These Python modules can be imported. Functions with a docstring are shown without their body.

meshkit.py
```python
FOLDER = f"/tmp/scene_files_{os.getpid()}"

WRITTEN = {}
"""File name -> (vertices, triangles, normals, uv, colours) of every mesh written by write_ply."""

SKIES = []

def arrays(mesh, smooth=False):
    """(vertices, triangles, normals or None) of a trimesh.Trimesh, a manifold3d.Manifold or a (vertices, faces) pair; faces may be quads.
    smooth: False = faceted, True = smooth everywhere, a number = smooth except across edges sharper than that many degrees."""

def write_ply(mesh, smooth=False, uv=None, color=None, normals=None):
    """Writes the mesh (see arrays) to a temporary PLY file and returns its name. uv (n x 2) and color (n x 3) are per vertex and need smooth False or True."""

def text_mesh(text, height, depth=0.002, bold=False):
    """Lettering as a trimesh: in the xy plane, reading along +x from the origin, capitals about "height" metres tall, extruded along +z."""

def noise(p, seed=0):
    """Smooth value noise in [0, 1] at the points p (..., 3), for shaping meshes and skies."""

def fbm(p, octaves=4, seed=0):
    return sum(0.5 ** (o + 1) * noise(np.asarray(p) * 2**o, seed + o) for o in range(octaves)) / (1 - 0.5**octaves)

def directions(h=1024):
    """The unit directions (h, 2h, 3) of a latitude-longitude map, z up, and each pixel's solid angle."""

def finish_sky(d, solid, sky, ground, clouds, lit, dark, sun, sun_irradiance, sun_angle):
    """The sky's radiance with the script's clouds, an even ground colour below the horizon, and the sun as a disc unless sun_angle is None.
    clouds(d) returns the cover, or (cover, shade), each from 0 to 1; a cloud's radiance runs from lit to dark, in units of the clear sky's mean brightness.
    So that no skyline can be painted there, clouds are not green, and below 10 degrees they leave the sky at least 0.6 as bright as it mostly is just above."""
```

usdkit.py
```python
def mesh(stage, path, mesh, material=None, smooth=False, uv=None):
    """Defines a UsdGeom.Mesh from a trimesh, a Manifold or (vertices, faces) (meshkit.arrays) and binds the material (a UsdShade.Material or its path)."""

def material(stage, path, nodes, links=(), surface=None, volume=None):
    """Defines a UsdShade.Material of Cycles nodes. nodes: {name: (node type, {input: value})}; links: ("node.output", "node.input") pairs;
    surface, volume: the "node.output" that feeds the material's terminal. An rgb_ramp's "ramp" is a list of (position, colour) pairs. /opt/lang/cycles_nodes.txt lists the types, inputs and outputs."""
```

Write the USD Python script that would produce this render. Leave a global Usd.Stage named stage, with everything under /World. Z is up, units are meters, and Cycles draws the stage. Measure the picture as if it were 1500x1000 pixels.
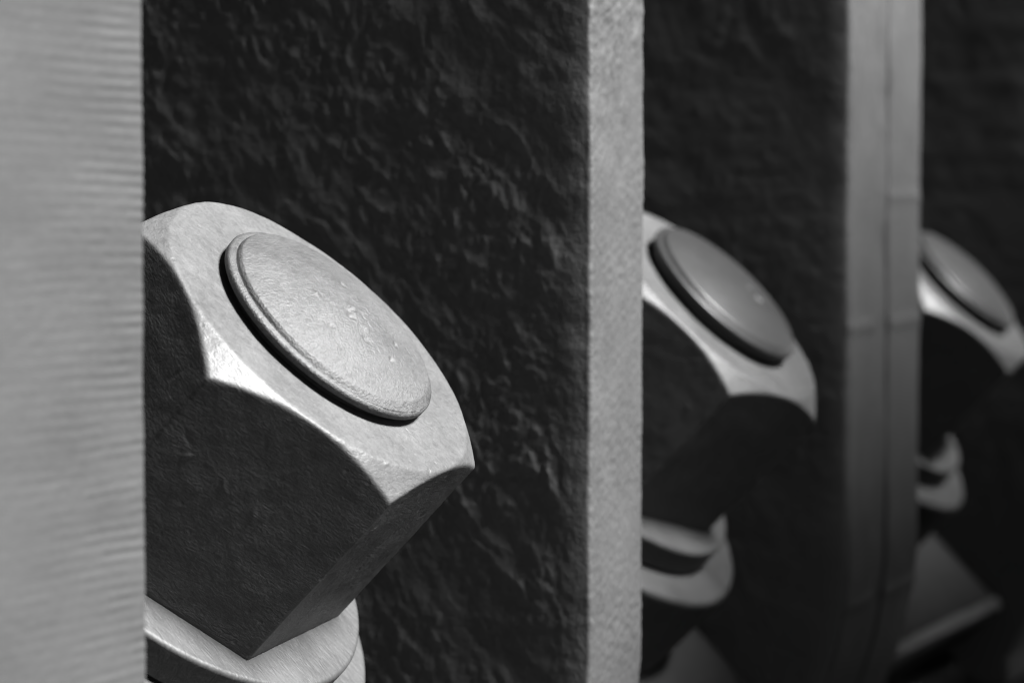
import math
import numpy as np
import trimesh
import usdkit
from meshkit import fbm, noise
from pxr import Gf, Sdf, Usd, UsdGeom, UsdLux, UsdShade

stage = Usd.Stage.CreateInMemory()
UsdGeom.SetStageUpAxis(stage, "Z")
UsdGeom.SetStageMetersPerUnit(stage, 1.0)
UsdGeom.Xform.Define(stage, "/World")
UsdGeom.Scope.Define(stage, "/World/Looks")

# ---------------------------------------------------------------- camera, sky, sun, exposure
# axes: X points out of the wall, Y runs along the row of ribs and bolts, Z is up
EXPOSURE = 3.15
SKY_STRENGTH = 0.05
SUN_INTENSITY = 1.25
SUN_ANGLE = 13.0
SUN_DIR = np.array([0.69, 0.036, 0.725])
SUN_DIR = SUN_DIR / np.linalg.norm(SUN_DIR)
FPX = 4167.0                                  # focal length in pixels of a 1500 pixel wide picture (a 100 mm lens)
ROW_SPACING = 0.24

CAM = np.array([0.28265, -0.44528, 0.0])
CAM_F = np.array([-0.4229834, 0.90464385, -0.05200537])
CAM_R = np.array([0.90586966, 0.42355655, 0.0])
CAM_U = np.cross(CAM_R, CAM_F)

AL = 0.7766                                   # the bolts lean this far out from upright
AX = np.array([math.sin(AL), 0, math.cos(AL)])            # bolt axis
BX = np.array([math.cos(AL), 0, -math.sin(AL)])           # down the slope
NUT_TOP = np.array([-0.0247, 0.1117, -0.0313])            # centre of the first nut's top face

cam = UsdGeom.Camera.Define(stage, "/World/Camera")
cam.CreateHorizontalApertureAttr(36.0)
cam.CreateVerticalApertureAttr(24.0)
cam.CreateFocalLengthAttr(36.0 * FPX / 1500.0)
cam.CreateFStopAttr(14.5)
cam.CreateFocusDistanceAttr(float((NUT_TOP + 0.012 * BX - CAM) @ CAM_F))
cam.CreateClippingRangeAttr(Gf.Vec2f(0.02, 1000.0))
cam.CreateExposureAttr(EXPOSURE)
m4 = np.eye(4)
m4[0, :3], m4[1, :3], m4[2, :3], m4[3, :3] = CAM_R, CAM_U, -CAM_F, CAM
cam.AddTransformOp().Set(Gf.Matrix4d(*m4.ravel().tolist()))

sky_mat = usdkit.material(stage, "/World/Looks/sky", {
    "sky": ("sky_texture", {"sky_type": "single_scattering", "sun_disc": False, "air_density": 0.15, "aerosol_density": 0.3,
                            "sun_elevation": math.asin(SUN_DIR[2]), "sun_rotation": math.atan2(SUN_DIR[0], SUN_DIR[1])}),
    "grey": ("rgb_to_bw", {}),
    "bg": ("background_shader", {"strength": SKY_STRENGTH}),
}, [("sky.color", "grey.color"), ("grey.val", "bg.color")], surface="bg.background")
dome = UsdLux.DomeLight.Define(stage, "/World/sky")
UsdShade.MaterialBindingAPI.Apply(dome.GetPrim()).Bind(sky_mat)
dome.GetPrim().SetCustomDataByKey("kind", "structure")

sun = UsdLux.DistantLight.Define(stage, "/World/sun")
sun.CreateNormalizeAttr(True)
sun.CreateIntensityAttr(SUN_INTENSITY)
sun.CreateAngleAttr(SUN_ANGLE)
sun.CreateColorAttr(Gf.Vec3f(1, 1, 1))
zz = SUN_DIR
xx = np.cross([0, 0, 1.0], zz); xx /= np.linalg.norm(xx)
yy = np.cross(zz, xx)
s4 = np.eye(4); s4[0, :3], s4[1, :3], s4[2, :3] = xx, yy, zz
sun.AddTransformOp().Set(Gf.Matrix4d(*s4.ravel().tolist()))


# ---------------------------------------------------------------- materials
def g(v):
    return (v, v, v)


def paint(name, dark, light, rough=(0.5, 0.66), grain=700.0, grain_bump=0.00012, lumps=None, stretch=(1, 1, 1), spec=0.25,
          ripple=None, brush=None, pits=0.0, metal=0.5):
    """Grey machine paint on steel: mottled tone, fine grain relief, optional larger lumps, brush marks and pits."""
    nodes = {
        "pos": ("texture_coordinate", {}),
        "map": ("mapping", {"scale": stretch}),
        "tone": ("noise_texture", {"scale": 55.0, "detail": 6.0, "roughness": 0.65}),
        "fine": ("noise_texture", {"scale": grain * 1.6, "detail": 3.0, "roughness": 0.7}),
        "mixn": ("mix_float", {"fac": 0.58}),
        "ramp": ("rgb_ramp", {"ramp": [(0.30, g(dark)), (0.70, g(light))]}),
        "rr": ("map_range", {"from_min": 0.3, "from_max": 0.7, "to_min": rough[0], "to_max": rough[1], "clamp": True}),
        "gr": ("noise_texture", {"scale": grain, "detail": 4.0, "roughness": 0.62}),
        "b1": ("bump", {"strength": 1.0, "distance": grain_bump, "use_object_space": False}),
        "p": ("principled_bsdf", {"specular_ior_level": spec, "ior": 1.5, "metallic": metal}),
    }
    links = [("pos.object", "map.vector"), ("map.vector", "tone.vector"), ("pos.object", "fine.vector"), ("map.vector", "gr.vector"),
             ("tone.fac", "mixn.a"), ("fine.fac", "mixn.b"), ("mixn.result", "ramp.fac"),
             ("ramp.color", "p.base_color"), ("tone.fac", "rr.value"), ("rr.result", "p.roughness"), ("gr.fac", "b1.height")]
    last = "b1.normal"

    def chain(key, source, dist):
        nonlocal last
        nodes[key] = ("bump", {"strength": 1.0, "distance": dist})
        links.extend([(source, key + ".height"), (last, key + ".normal")])
        last = key + ".normal"

    if lumps:
        nodes["lump"] = ("noise_texture", {"scale": lumps[0], "detail": 3.0, "roughness": 0.5, "distortion": 0.6})
        links.append(("map.vector", "lump.vector"))
        chain("b2", "lump.fac", lumps[1])
    if brush:                                   # strokes of a brush: long thin ridges that swirl
        nodes["bmap"] = ("mapping", {"scale": brush[2]})
        nodes["brush"] = ("noise_texture", {"scale": brush[0], "detail": 2.0, "roughness": 0.5, "distortion": brush[3]})
        links.extend([("pos.object", "bmap.vector"), ("bmap.vector", "brush.vector")])
        nodes["mixb"] = ("mix_float", {"fac": 0.32})
        links.remove(("mixn.result", "ramp.fac"))
        links.extend([("mixn.result", "mixb.a"), ("brush.fac", "mixb.b"), ("mixb.result", "ramp.fac")])
        chain("b3", "brush.fac", brush[1])
    if ripple:
        nodes["wave"] = ("wave_texture", {"wave_type": "bands", "bands_direction": "z", "scale": ripple[0], "distortion": 3.5,
                                          "detail": 2.0, "detail_scale": 1.2, "detail_roughness": 0.55})
        links.append(("pos.object", "wave.vector"))
        chain("b4", "wave.fac", ripple[1])
    if pits:
        nodes["vor"] = ("voronoi_texture", {"feature": "f1", "scale": 170.0})
        nodes["pit"] = ("map_range", {"from_min": 0.05, "from_max": 0.13, "to_min": 0.0, "to_max": 1.0, "clamp": True})
        links.extend([("pos.object", "vor.vector"), ("vor.distance", "pit.value")])
        chain("b5", "pit.result", pits)
    links.append((last, "p.normal"))
    return usdkit.material(stage, "/World/Looks/" + name, nodes, links, surface="p.BSDF")


M_RIB = paint("rib_paint", 0.0225, 0.0375, metal=0.2, grain=520.0, grain_bump=0.00025, stretch=(1, 1, 0.8))
M_RIB_RIPPLE = paint("rib_paint_flame_cut", 0.0235, 0.0310, metal=0.2, grain=420.0, grain_bump=0.00010, stretch=(1, 0.5, 1.5))
M_NUT = paint("nut_paint", metal=0.16, dark=0.017, light=0.054, rough=(0.45, 0.62), grain=1500.0, grain_bump=0.00006, brush=(620.0, 0.00013, (1.0, 1.0, 2.5), 0.8), pits=0.00012)
M_STUD = paint("stud_paint", 0.0120, 0.0580, metal=0.35, rough=(0.5, 0.66), grain=1500.0, grain_bump=0.0003, brush=(420.0, 0.00010, (2.5, 1.0, 1.0), 1.2), pits=0.0001)
M_STUD_SMOOTH = paint("stud_paint_smooth", 0.0230, 0.0290, rough=(0.34, 0.42), grain=900.0, grain_bump=0.00003)
M_WASHER = paint("washer_paint", 0.0203, 0.0495, grain=1200.0, grain_bump=0.00006, brush=(240.0, 0.00018, (1.0, 2.5, 1.0), 1.0))
M_PLATE = paint("plate_paint", 0.005, 0.011, rough=(0.7, 0.85), grain=300.0, grain_bump=0.0003, lumps=(120.0, 0.0006), metal=0.0, spec=0.15)  # tone darkened to put the shade on the flange into its colour


M_LIT_EDGE = paint("edge_lit_paint", 0.06, 0.11, grain=400.0, grain_bump=0.0002, metal=0.5)  # pale tone stands in for light caught by the flange edge
M_GROUND = paint("ground_soil", 0.0090, 0.0180, rough=(0.9, 1.0), grain=60.0, grain_bump=0.004, metal=0.0, spec=0.1)


# ---------------------------------------------------------------- helpers
used = {}


def numbered(path):
    n = used.get(path, -1) + 1
    used[path] = n
    return path if n == 0 else f"{path}_{n:03d}"


def tag(prim, label=None, category=None, group=None, kind=None):
    for k, v in (("label", label), ("category", category), ("group", group), ("kind", kind)):
        if v:
            prim.SetCustomDataByKey(k, v)
    return prim


def obj(name, mesh, material, parent="/World", smooth=35):
    return usdkit.mesh(stage, numbered(f"{parent}/{name}"), mesh, material, smooth=smooth).GetPrim()


def thing(name, matrix=None):
    x = UsdGeom.Xform.Define(stage, numbered("/World/" + name))
    if matrix is not None:
        x.AddTransformOp().Set(Gf.Matrix4d(*np.asarray(matrix).ravel().tolist()))
    return x.GetPrim()


def grid_faces(n, m, wrap=False):
    i, j = np.meshgrid(np.arange(n - 1), np.arange(m if wrap else m - 1), indexing="ij")
    a, b = i * m + j, i * m + (j + 1) % m
    c, d = a + m, b + m
    return np.concatenate([np.stack([a, b, d], -1).reshape(-1, 3), np.stack([a, d, c], -1).reshape(-1, 3)])


# ---------------------------------------------------------------- ribs
PLATE_H = -0.0964                              # the sloped plate lies this far down the bolt axis from the nut's top


def plate_z(x, h=PLATE_H):
    return (NUT_TOP[2] * AX[2] + NUT_TOP[0] * AX[0] + h - AX[0] * x) / AX[2]


def front_x(z):
    """The front edge of a rib is straight and sweeps back towards its foot."""
    t = np.maximum(-0.113 - z, 0)
    return np.maximum(-3.8 * t * t, -0.0215)


def edge_polyline(pts, step):
    out = [np.array(pts[0], float)]
    for (p, q), s in zip(zip(pts[:-1], pts[1:]), step):
        p, q = np.array(p, float), np.array(q, float)
        n = max(1, int(math.ceil(np.linalg.norm(q - p) / s)))
        out += [p + (q - p) * k / n for k in range(1, n + 1)]
    return np.array(out)


def rib_mesh(y0, y1, rl, rr, seed, fine, lump, front_amp, ripple=0.0, back=-0.20, z_lo=-0.20, vis=(-0.14, 0.08), ridges=(), set_back=0.0):
    """Upright plate: plan outline swept up, its surface pushed in and out by the scale, lumps and ripples of the real steel."""
    def arc(cx, cy, r, a0, a1):
        return [(cx + r * math.cos(a), cy + r * math.sin(a)) for a in np.linspace(a0, a1, 8)]

    left = [(back, y0), (-0.17, y0), (-rl, y0)]
    pts, steps = [left[0], left[1], left[2]], [0.01, fine]
    a = arc(-rl, y0 + rl, rl, -math.pi / 2, 0)[1:]
    pts += a; steps += [0.01] * len(a)
    b = arc(-rr, y1 - rr, rr, 0, math.pi / 2)
    pts += b; steps += [fine] + [0.01] * (len(b) - 1)
    pts += [(-0.03, y1), (back, y1)]; steps += [fine * 2, 0.02]
    P = edge_polyline(pts, steps)
    zs = np.unique(np.round(np.concatenate([np.arange(z_lo, vis[0], 0.003), np.arange(vis[0], vis[1], fine), np.arange(vis[1], 0.6, 0.02), [0.6]]), 6))
    T = np.gradient(P, axis=0)
    N = np.stack([-T[:, 1], T[:, 0]], 1)
    N = -N / np.linalg.norm(N, axis=1, keepdims=True)
    n, m = len(zs), len(P)
    X = np.repeat(P[None, :, 0], n, 0); Y = np.repeat(P[None, :, 1], n, 0); Z = np.repeat(zs[:, None], m, 1)
    frontness = np.clip(N[:, 0], 0, 1)[None] * np.ones((n, 1))
    leftness = np.clip(-N[:, 1], 0, 1)[None] * np.ones((n, 1))
    Q = np.stack([X, Y, Z], -1)
    # side: hand-trowelled looking lumps, drawn out up and down and slightly slanted
    w = np.stack([X + 0.45 * Z, Y, Z], -1)
    warp = (fbm(w * [60, 60, 40], 2, seed + 5) - 0.5)[..., None] * 0.02
    big = fbm((w + warp) * [60, 60, 28], 3, seed) - 0.5
    mid = fbm((w + warp) * [230, 230, 110], 3, seed + 11) - 0.5
    w2 = np.stack([X + 0.3 * Z + 0.15 * (fbm(Q * [25, 25, 25], 2, seed + 61) - 0.5) * 0.05, Y, Z], -1) + warp * 0.25
    blobs = np.clip(noise(w2 * [520, 520, 230], seed + 67) - 0.52, 0, 1) + 0.6 * np.clip(noise(w2 * [900, 900, 480], seed + 71) - 0.5, 0, 1)
    drips = np.clip(noise(w2 * [260, 260, 80], seed + 73) - 0.6, 0, 1)
    ridge = 1 - np.abs(2 * fbm((w + warp) * [120, 120, 60], 2, seed + 17) - 1) * 2.2
    patch = np.clip(fbm(np.stack([X + 0.6 * Z, Y, Z], -1) * [34, 34, 16], 3, seed + 23) * 4.2 - 1.5, 0.0, 1.5)
    coarse = fbm((w2 + warp) * [115, 115, 62], 2, seed + 97) - 0.5
    side = lump * (0.55 * big + 0.36 * coarse + 0.26 * mid + (0.25 + 0.75 * patch) * (0.42 * blobs + 0.32 * drips))
    # front: small hammered grain and wandering cut lines
    fr = front_amp * (0.7 * (fbm(Q * [800, 640, 640], 2, seed + 31) - 0.5) * (0.3 + 1.4 * noise(Q * [40, 60, 45], seed + 33)) + 0.8 * (fbm(Q * [200, 160, 160], 2, seed + 37) - 0.5) * np.clip(Z / 0.05 + 0.4, 0.25, 1.6))
    fr = fr + 2.4 * front_amp * np.clip(noise(Q * [300, 380, 150], seed + 91) - 0.5, 0, 1) * np.clip(Z / 0.06 + 0.3, 0.1, 1.2)
    fr = fr + 0.0007 * (fbm(Q * [30, 30, 25], 2, seed + 41) - 0.5)
    if ripple:
        yy_ = (Y - y0) / (y1 - y0)
        ph = Z * 2 * math.pi / 0.00215 + 3.2 * (fbm(Q * [40, 45, 60], 3, seed + 43) - 0.5) + 1.2 * yy_
        amp = (0.22 + 0.78 * np.clip(yy_ * 1.9 - 0.85, 0, 1) ** 1.3) * np.clip(fbm(Q * [90, 110, 260], 2, seed + 47) * 3.0 - 0.8, 0.25, 1.3)
        fr = fr + ripple * amp * np.sin(ph)
    for z0, hgt, wid in ridges:
        fr = fr + hgt * np.exp(-((Z - z0) / wid) ** 2)
    near = np.clip(1 + X / 0.008, 0, 1)
    if lump:
        side = side * np.clip(-X / 0.010 - 0.15, 0.12, 1) - 0.0008 * near ** 2
    D = side * leftness ** 4 + fr * frontness ** 2
    D[:, -1] = 0
    # wandering edge lines
    shift = 0.0006 * (fbm(Q * [20, 20, 90], 3, seed + 53) - 0.5)
    X = X + D * N[None, :, 0] + (front_x(Z) - set_back) * np.clip(1 + X / 0.1, 0, 1)
    Y = Y + D * N[None, :, 1] + shift
    V = np.stack([X, Y, Z], -1).reshape(-1, 3)
    F = grid_faces(n, m)
    top = [[(n - 1) * m + 0, (n - 1) * m + k, (n - 1) * m + k + 1] for k in range(1, m - 1)]
    bot = [[0, k + 1, k] for k in range(1, m - 1)]
    close = []
    for i in range(n - 1):
        close += [[i * m + m - 1, i * m, (i + 1) * m], [i * m + m - 1, (i + 1) * m, (i + 1) * m + m - 1]]
    mesh = trimesh.Trimesh(V, np.vstack([F, top, bot, close]), process=False)
    if mesh.volume < 0:
        mesh.invert()
    return mesh


RIBS = "upright steel ribs between the bolts"
tag(obj("steel_rib", rib_mesh(-0.078, 0.0, 0.003, 0.0012, 3, 0.0005, 0.0004, 0.00006, ripple=0.00010, vis=(-0.11, 0.07)), M_RIB_RIPPLE, smooth=True),
    "broad pale steel rib in the left foreground with fine horizontal cutting ripples on its edge", "steel rib", RIBS)
tag(obj("steel_rib", rib_mesh(0.2054, 0.2401, 0.002, 0.001, 20, 0.00055, 0.0018, 0.0005, vis=(-0.14, 0.08)), M_RIB, smooth=True),
    "narrow steel rib with hammered front edge, its lumpy dark side behind the nearest bolt", "steel rib", RIBS)
r3 = thing("steel_rib")
SEAM = 0.4361, 0.4506
ridge_set = ((-0.0425, 0.0005, 0.0022), (-0.1315, 0.0006, 0.0022))
obj("plate", rib_mesh(0.4097, SEAM[0], 0.0025, 0.0012, 41, 0.001, 0.0010, 0.00012, vis=(-0.17, 0.1), ridges=ridge_set), M_RIB, r3.GetPath(), True)
obj("seam_strip", rib_mesh(SEAM[0] + 0.0002, SEAM[1] - 0.0002, 0.0005, 0.0005, 43, 0.001, 0.0, 0.0002, vis=(-0.17, 0.1), set_back=0.0007,
                           ridges=((0.045, -0.0004, 0.006), (-0.015, -0.0009, 0.012), (0.032, -0.0005, 0.006))), M_RIB, r3.GetPath(), True)
obj("plate", rib_mesh(SEAM[1], 0.4864, 0.0012, 0.0022, 47, 0.001, 0.0, 0.00012, vis=(-0.17, 0.1), ridges=ridge_set + ((-0.001, 0.0004, 0.002),)), M_RIB, r3.GetPath(), True)
tag(r3, "double steel rib with a shallow seam down its front edge, third from the left", "steel rib", RIBS)
tag(obj("steel_rib", rib_mesh(0.68, 0.757, 0.0025, 0.0022, 59, 0.0014, 0.0008, 0.00012, vis=(-0.2, 0.12)), M_RIB, smooth=True),
    "blurred dark steel rib at the right border behind the farthest bolt", "steel rib", RIBS)


# ---------------------------------------------------------------- the sloped plate the bolts go through, the lower plate, the wall
def slope_matrix(origin):
    m = np.eye(4)
    m[0, :3], m[1, :3], m[2, :3], m[3, :3] = BX, [0, 1, 0], AX, origin
    return m


def slab(u0, u1, y0, y1, h0, h1, r, seed, amp=0.0006):
    """A plate lying on the slope: u runs down the slope, h along the bolt axis; rounded lower edge."""
    prof = [(u0, h0), (u0, h1)] + [(u1 - r + r * math.sin(t), h1 - r + r * math.cos(t)) for t in np.linspace(0, math.pi / 2, 8)] + [(u1, h0)]
    prof = edge_polyline(prof, [0.02, 0.003] + [0.003] * 7 + [0.003])
    ys = np.linspace(y0, y1, int((y1 - y0) / 0.004) + 1)
    n, m = len(ys), len(prof)
    V = np.stack([np.repeat(prof[None, :, 0], n, 0), np.repeat(ys[:, None], m, 1), np.repeat(prof[None, :, 1], n, 0)], -1)
    V[..., 2] += amp * (fbm(V * [60, 60, 60], 3, seed) - 0.5) * (V[..., 2] > (h0 + h1) / 2)
    V[..., 0] += amp * 2 * (fbm(V * [10, 40, 10], 3, seed + 7) - 0.5) * (V[..., 0] > u1 - 0.01)
    F = grid_faces(n, m, wrap=True)
    caps = [[0, k, k + 1] for k in range(1, m - 1)] + [[(n - 1) * m, (n - 1) * m + k + 1, (n - 1) * m + k] for k in range(1, m - 1)]
    mesh = trimesh.Trimesh(V.reshape(-1, 3), np.vstack([F, caps]), process=False)
    if mesh.volume < 0:
        mesh.invert()
    return mesh


base = np.array([NUT_TOP[0], 0.0, NUT_TOP[2]])
fl = thing("bolted_flange", slope_matrix(base + AX * PLATE_H))
u_edge = ((-0.0245 - (base + AX * PLATE_H)[0]) / BX[0])
obj("sloped_plate", slab(-0.20, u_edge, -0.4, 1.6, -0.022, 0.0, 0.004, 5), M_PLATE, fl.GetPath())
lipm = slab(u_edge - 0.0035, u_edge + 0.0012, -0.4, 1.6, -0.006, 0.0009, 0.002, 6, amp=0.0004)  # thin added strip that carries the painted edge light
tag(obj("painted_lit_edge", lipm, M_LIT_EDGE, fl.GetPath()), "lower edge of the flange, painted pale for the light it catches")
obj("lower_plate", slab(-0.16, u_edge + 0.030, -0.4, 1.6, -0.075, -0.030, 0.006, 9), M_PLATE, fl.GetPath())
tag(fl, "sloping steel flange under the bolts, its colour darkened for shade, its lower edge painted as lit", "flange")

wv = trimesh.creation.box(bounds=[[-0.24, -0.5, -0.35], [-0.196, 1.7, 0.62]])
tag(obj("wall", wv, M_PLATE, smooth=False), kind="structure")
gm = trimesh.Trimesh([[-40, -40, -0.42], [40, -40, -0.42], [40, 40, -0.42], [-40, 40, -0.42]], [[0, 1, 2], [0, 2, 3]], process=False)
tag(obj("ground", gm, M_GROUND, smooth=False), kind="structure")
# added unseen block, its stepped top shaped to shade the farther ribs and bolts
from shapely.geometry import Polygon
low = trimesh.creation.extrude_polygon(Polygon([(0.255, -0.42), (1.3, -0.42), (1.3, 0.44), (0.60, 0.44), (0.54, 0.475), (0.385, 0.475), (0.37, 0.40), (0.32, 0.40), (0.31, 0.345), (0.255, 0.345)]), 0.15, engine="earcut")
low.apply_transform(np.array([[0, 0, 1, 0.45], [1, 0, 0, 0], [0, 1, 0, -0.001], [0, 0, 0, 1.0]]))
tag(obj("wall", low, M_PLATE, smooth=False), kind="structure")


# ---------------------------------------------------------------- bolts
def revolve(profile, n=256):
    prof = np.array(profile, float)
    t = np.arange(n) / n * 2 * math.pi
    V = np.stack([prof[:, None, 0] * np.cos(t), prof[:, None, 0] * np.sin(t), np.repeat(prof[:, None, 1], n, 1)], -1)
    m = trimesh.Trimesh(V.reshape(-1, 3), grid_faces(len(prof), n, wrap=True), process=False)
    if m.volume < 0:
        m.invert()
    return m


def resample(profile, step):
    return edge_polyline(profile, [step] * (len(profile) - 1))


def nut_mesh(rn, rc, hc, length, angle, seed):
    """A chamfered hexagon nut with softly rounded edges: along every ray from its middle, a smooth minimum of its faces."""
    nt, nr = 720, 400
    mid = -length / 2
    th = np.arange(nt) / nt * 2 * math.pi
    lat = np.linspace(-math.pi / 2, math.pi / 2, nr)
    lat = lat + 0.0 * lat
    LA, TH = np.meshgrid(lat, th, indexing="ij")
    dr, dz = np.cos(LA), np.sin(LA)
    q = np.zeros_like(LA)
    p = 70.0
    af = rc * math.cos(math.pi / 6)
    for k in range(6):
        phi = angle + math.pi / 6 + k * math.pi / 3
        q += np.maximum(dr * np.cos(TH - phi) / af, 0) ** p
    half = length / 2
    q += np.maximum(dz / half, 0) ** (p * 1.6) + np.maximum(-dz / half, 0) ** (p * 2)
    s = hc / (rc - rn)                          # chamfer cone: h = -s (R - rn)
    q += np.maximum((s * dr + dz) / (s * rn + half), 0) ** (p * 2.6)
    R = q ** (-1 / p) if False else None
    terms = []
    for k in range(6):
        phi = angle + math.pi / 6 + k * math.pi / 3
        terms.append(dr * np.cos(TH - phi) / af)
    terms += [dz / half, -dz / half, (s * dr + dz) / (s * rn + half)]
    A = np.stack(terms)
    mx = A.max(0)
    kk = 240.0 / mx
    R = 1 / (mx + np.log(np.exp((A - mx) * kk).sum(0)) / kk)
    V = np.stack([R * dr * np.cos(TH), R * dr * np.sin(TH), R * dz], -1)
    nrm = V / np.linalg.norm(V, axis=-1, keepdims=True)
    d = 0.0004 * (fbm(V * 70 + 3, 3, seed) - 0.5) + 0.00014 * (fbm(V * [420, 420, 300] + 9, 2, seed + 3) - 0.5)
    rng = np.random.default_rng(seed)
    for _ in range(90):
        a0, b0 = rng.uniform(0, 2 * math.pi), rng.uniform(-0.6, 1.2)
        c0 = np.array([math.cos(b0) * math.cos(a0), math.cos(b0) * math.sin(a0), math.sin(b0)])
        t0 = np.cross(c0, rng.normal(size=3)); t0 /= np.linalg.norm(t0)
        rel = nrm - c0
        along, off = rel @ t0, rel @ np.cross(c0, t0)
        ln, wd = rng.uniform(0.008, 0.05), rng.uniform(0.006, 0.011)
        d = d + rng.choice([-1, -1, 1]) * rng.uniform(0.00008, 0.00022) * np.exp(-(along / ln) ** 2 - (off / wd) ** 2) * ((nrm @ c0) > 0)
    V = V + nrm * d[..., None]
    V[..., 2] += mid
    m = trimesh.Trimesh(V.reshape(-1, 3), grid_faces(nr, nt, wrap=True), process=False)
    if m.volume < 0:
        m.invert()
    return m


def stud_mesh(seed, lift=0.0, crown=0.0094, rough=1.0, bumps=()):
    prof = [(0.0260, -0.006), (0.0260, 0.0011), (0.0264, 0.0013), (0.0282, 0.0014), (0.0286, 0.0018), (0.0286, 0.0029), (0.0283, 0.0034),
            (0.0272, 0.0037), (0.0269, 0.0035), (0.0267, 0.0036), (0.0266, 0.0043), (0.0262, 0.0050)]
    for t in np.linspace(0.06, 1, 40):
        prof.append((0.0262 * (1 - t), 0.0050 + (crown - 0.0050) * (1 - (1 - t) ** 2.0)))
    prof[-1] = (1e-5, crown)
    prof = [prof[0]] + [(a, h + lift) for a, h in prof[1:]]
    m = revolve(resample(prof, 0.0004), 420)
    V = m.vertices.copy()
    V[:, 2] -= lift
    up = np.clip((V[:, 2] - 0.004) / 0.003, 0, 1)
    # the crease between lip and crown closes towards the lower end
    rad, th = np.hypot(V[:, 0], V[:, 1]), np.arctan2(V[:, 1], V[:, 0])
    band = (V[:, 2] > 0.0034) & (V[:, 2] < 0.0050) & (rad > 0.0255)
    flat_r = 0.0283 - (V[:, 2] - 0.0034) / 0.0016 * 0.0021
    closing = np.clip(0.45 + 0.9 * np.cos(th - 0.5), 0, 1)
    k = np.where(band, 1 + closing * (np.maximum(flat_r, rad) / np.maximum(rad, 1e-6) - 1), 1)
    V[:, :2] *= k[:, None]
    d = rough * (0.0005 * (fbm(V * 60 + 5, 2, seed) - 0.5) + 0.00017 * (fbm(V * 1100, 3, seed + 1) - 0.5) + 0.00006 * (fbm(V * [350, 1400, 300], 2, seed + 2) - 0.5))
    V[:, 2] += d * up
    V[:, :2] *= (1 + rough * 0.008 * (fbm(V * 130, 3, seed + 4) - 0.5))[:, None]
    for bx, by, rad, hh in bumps:
        V[:, 2] += 1.5 * hh * np.exp(-((V[:, 0] - bx) ** 2 + (V[:, 1] - by) ** 2) / rad ** 2) * up
    V[:, 2] += lift
    m.vertices = V
    return m


def ring_mesh(r, top, bottom, rnd, seed, inner=0.03):
    prof = [(inner, bottom), (inner, top)] + [(r - rnd + rnd * math.sin(t), top - rnd + rnd * math.cos(t)) for t in np.linspace(0, math.pi / 2, 7)] + [(r, bottom + rnd), (r - rnd, bottom), (inner, bottom)]
    m = revolve(resample(prof, 0.0012), 300)
    V = m.vertices.copy()
    V[:, 2] += 0.0003 * (fbm(V * 90, 3, seed) - 0.5)
    V[:, :2] *= (1 + 0.006 * (fbm(V * 50, 2, seed + 1) - 0.5))[:, None]
    m.vertices = V
    return m


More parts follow.
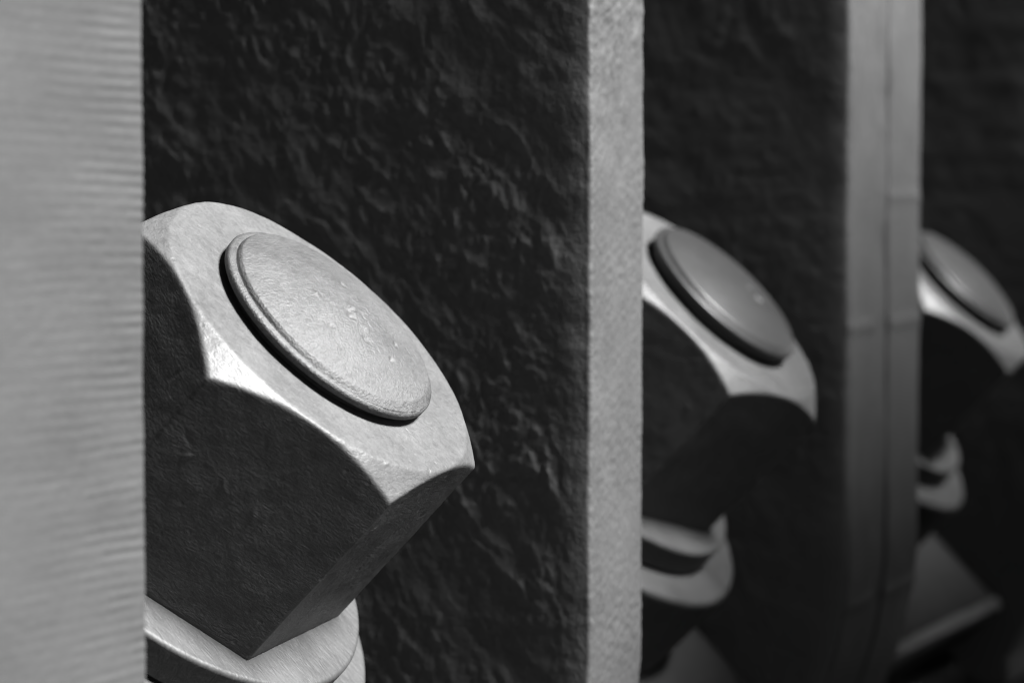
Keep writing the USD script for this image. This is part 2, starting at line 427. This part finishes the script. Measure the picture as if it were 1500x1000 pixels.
BOLTS = "leaning bolts in a row between the ribs"
SPECS = [
    # nut angle, washer top, stud bumps (u down slope, v along row), label
    (-1.4755, -0.0562, 1.0, [(0.002, -0.001, 0.0013, 0.00055), (0.0035, -0.0032, 0.001, -0.0005), (0.010, -0.004, 0.0011, -0.0004), (0.0075, -0.0015, 0.0008, 0.0004), (0.016, 0.001, 0.0007, -0.0004), (-0.006, 0.006, 0.0008, -0.0003), (-0.004, -0.009, 0.0007, 0.0003), (0.012, 0.008, 0.0006, -0.0004), (0.005, -0.013, 0.0008, -0.0003)], M_STUD,
     "sharp nearest bolt with hexagon nut and worn domed end, beside the broad left rib"),
    (-1.90, -0.0570, 0.35, [(0.004, 0.002, 0.0016, -0.0005), (0.0085, 0.001, 0.0016, -0.0005), (0.0095, 0.003, 0.0014, 0.0004)], M_STUD_SMOOTH,
     "smooth domed bolt with hexagon nut between the narrow rib and the double rib"),
    (-1.45, -0.0570, 0.35, [(0.012, 0.002, 0.0015, 0.0003)], M_STUD_SMOOTH,
     "farthest blurred bolt, half hidden to the right of the double rib"),
]
for i, (ang, wt, rough, bumps, mat, label) in enumerate(SPECS):
    shift, along, size = [(0.0, 0.0, 1.0), (0.0021, 0.001, 0.95), (0.0060, 0.008, 0.88)][i]
    place = slope_matrix(NUT_TOP + np.array([0, ROW_SPACING * i + along, 0]) + BX * shift)
    place[:3, :3] *= size
    b = thing("bolt", place)
    tag(b, label, "bolt", BOLTS)
    p = b.GetPath()
    obj("stud_end", stud_mesh(70 + i, lift=(0.0004, 0.0020, 0.0020)[i], rough=rough, bumps=bumps), mat, p, smooth=60)
    obj("nut", nut_mesh(0.0417, 0.0486, 0.0053, -wt + 0.0002, ang, 80 + i), M_NUT, p, smooth=True)
    obj("washer", ring_mesh(0.055, wt, wt - 0.0100, 0.0012, 90 + i), M_WASHER, p)
    obj("spacer_ring", ring_mesh(0.067 if i else 0.0652, wt - 0.0095 - 0.0005, (PLATE_H - 0.004) / size, 0.002, 95 + i), M_WASHER, p)
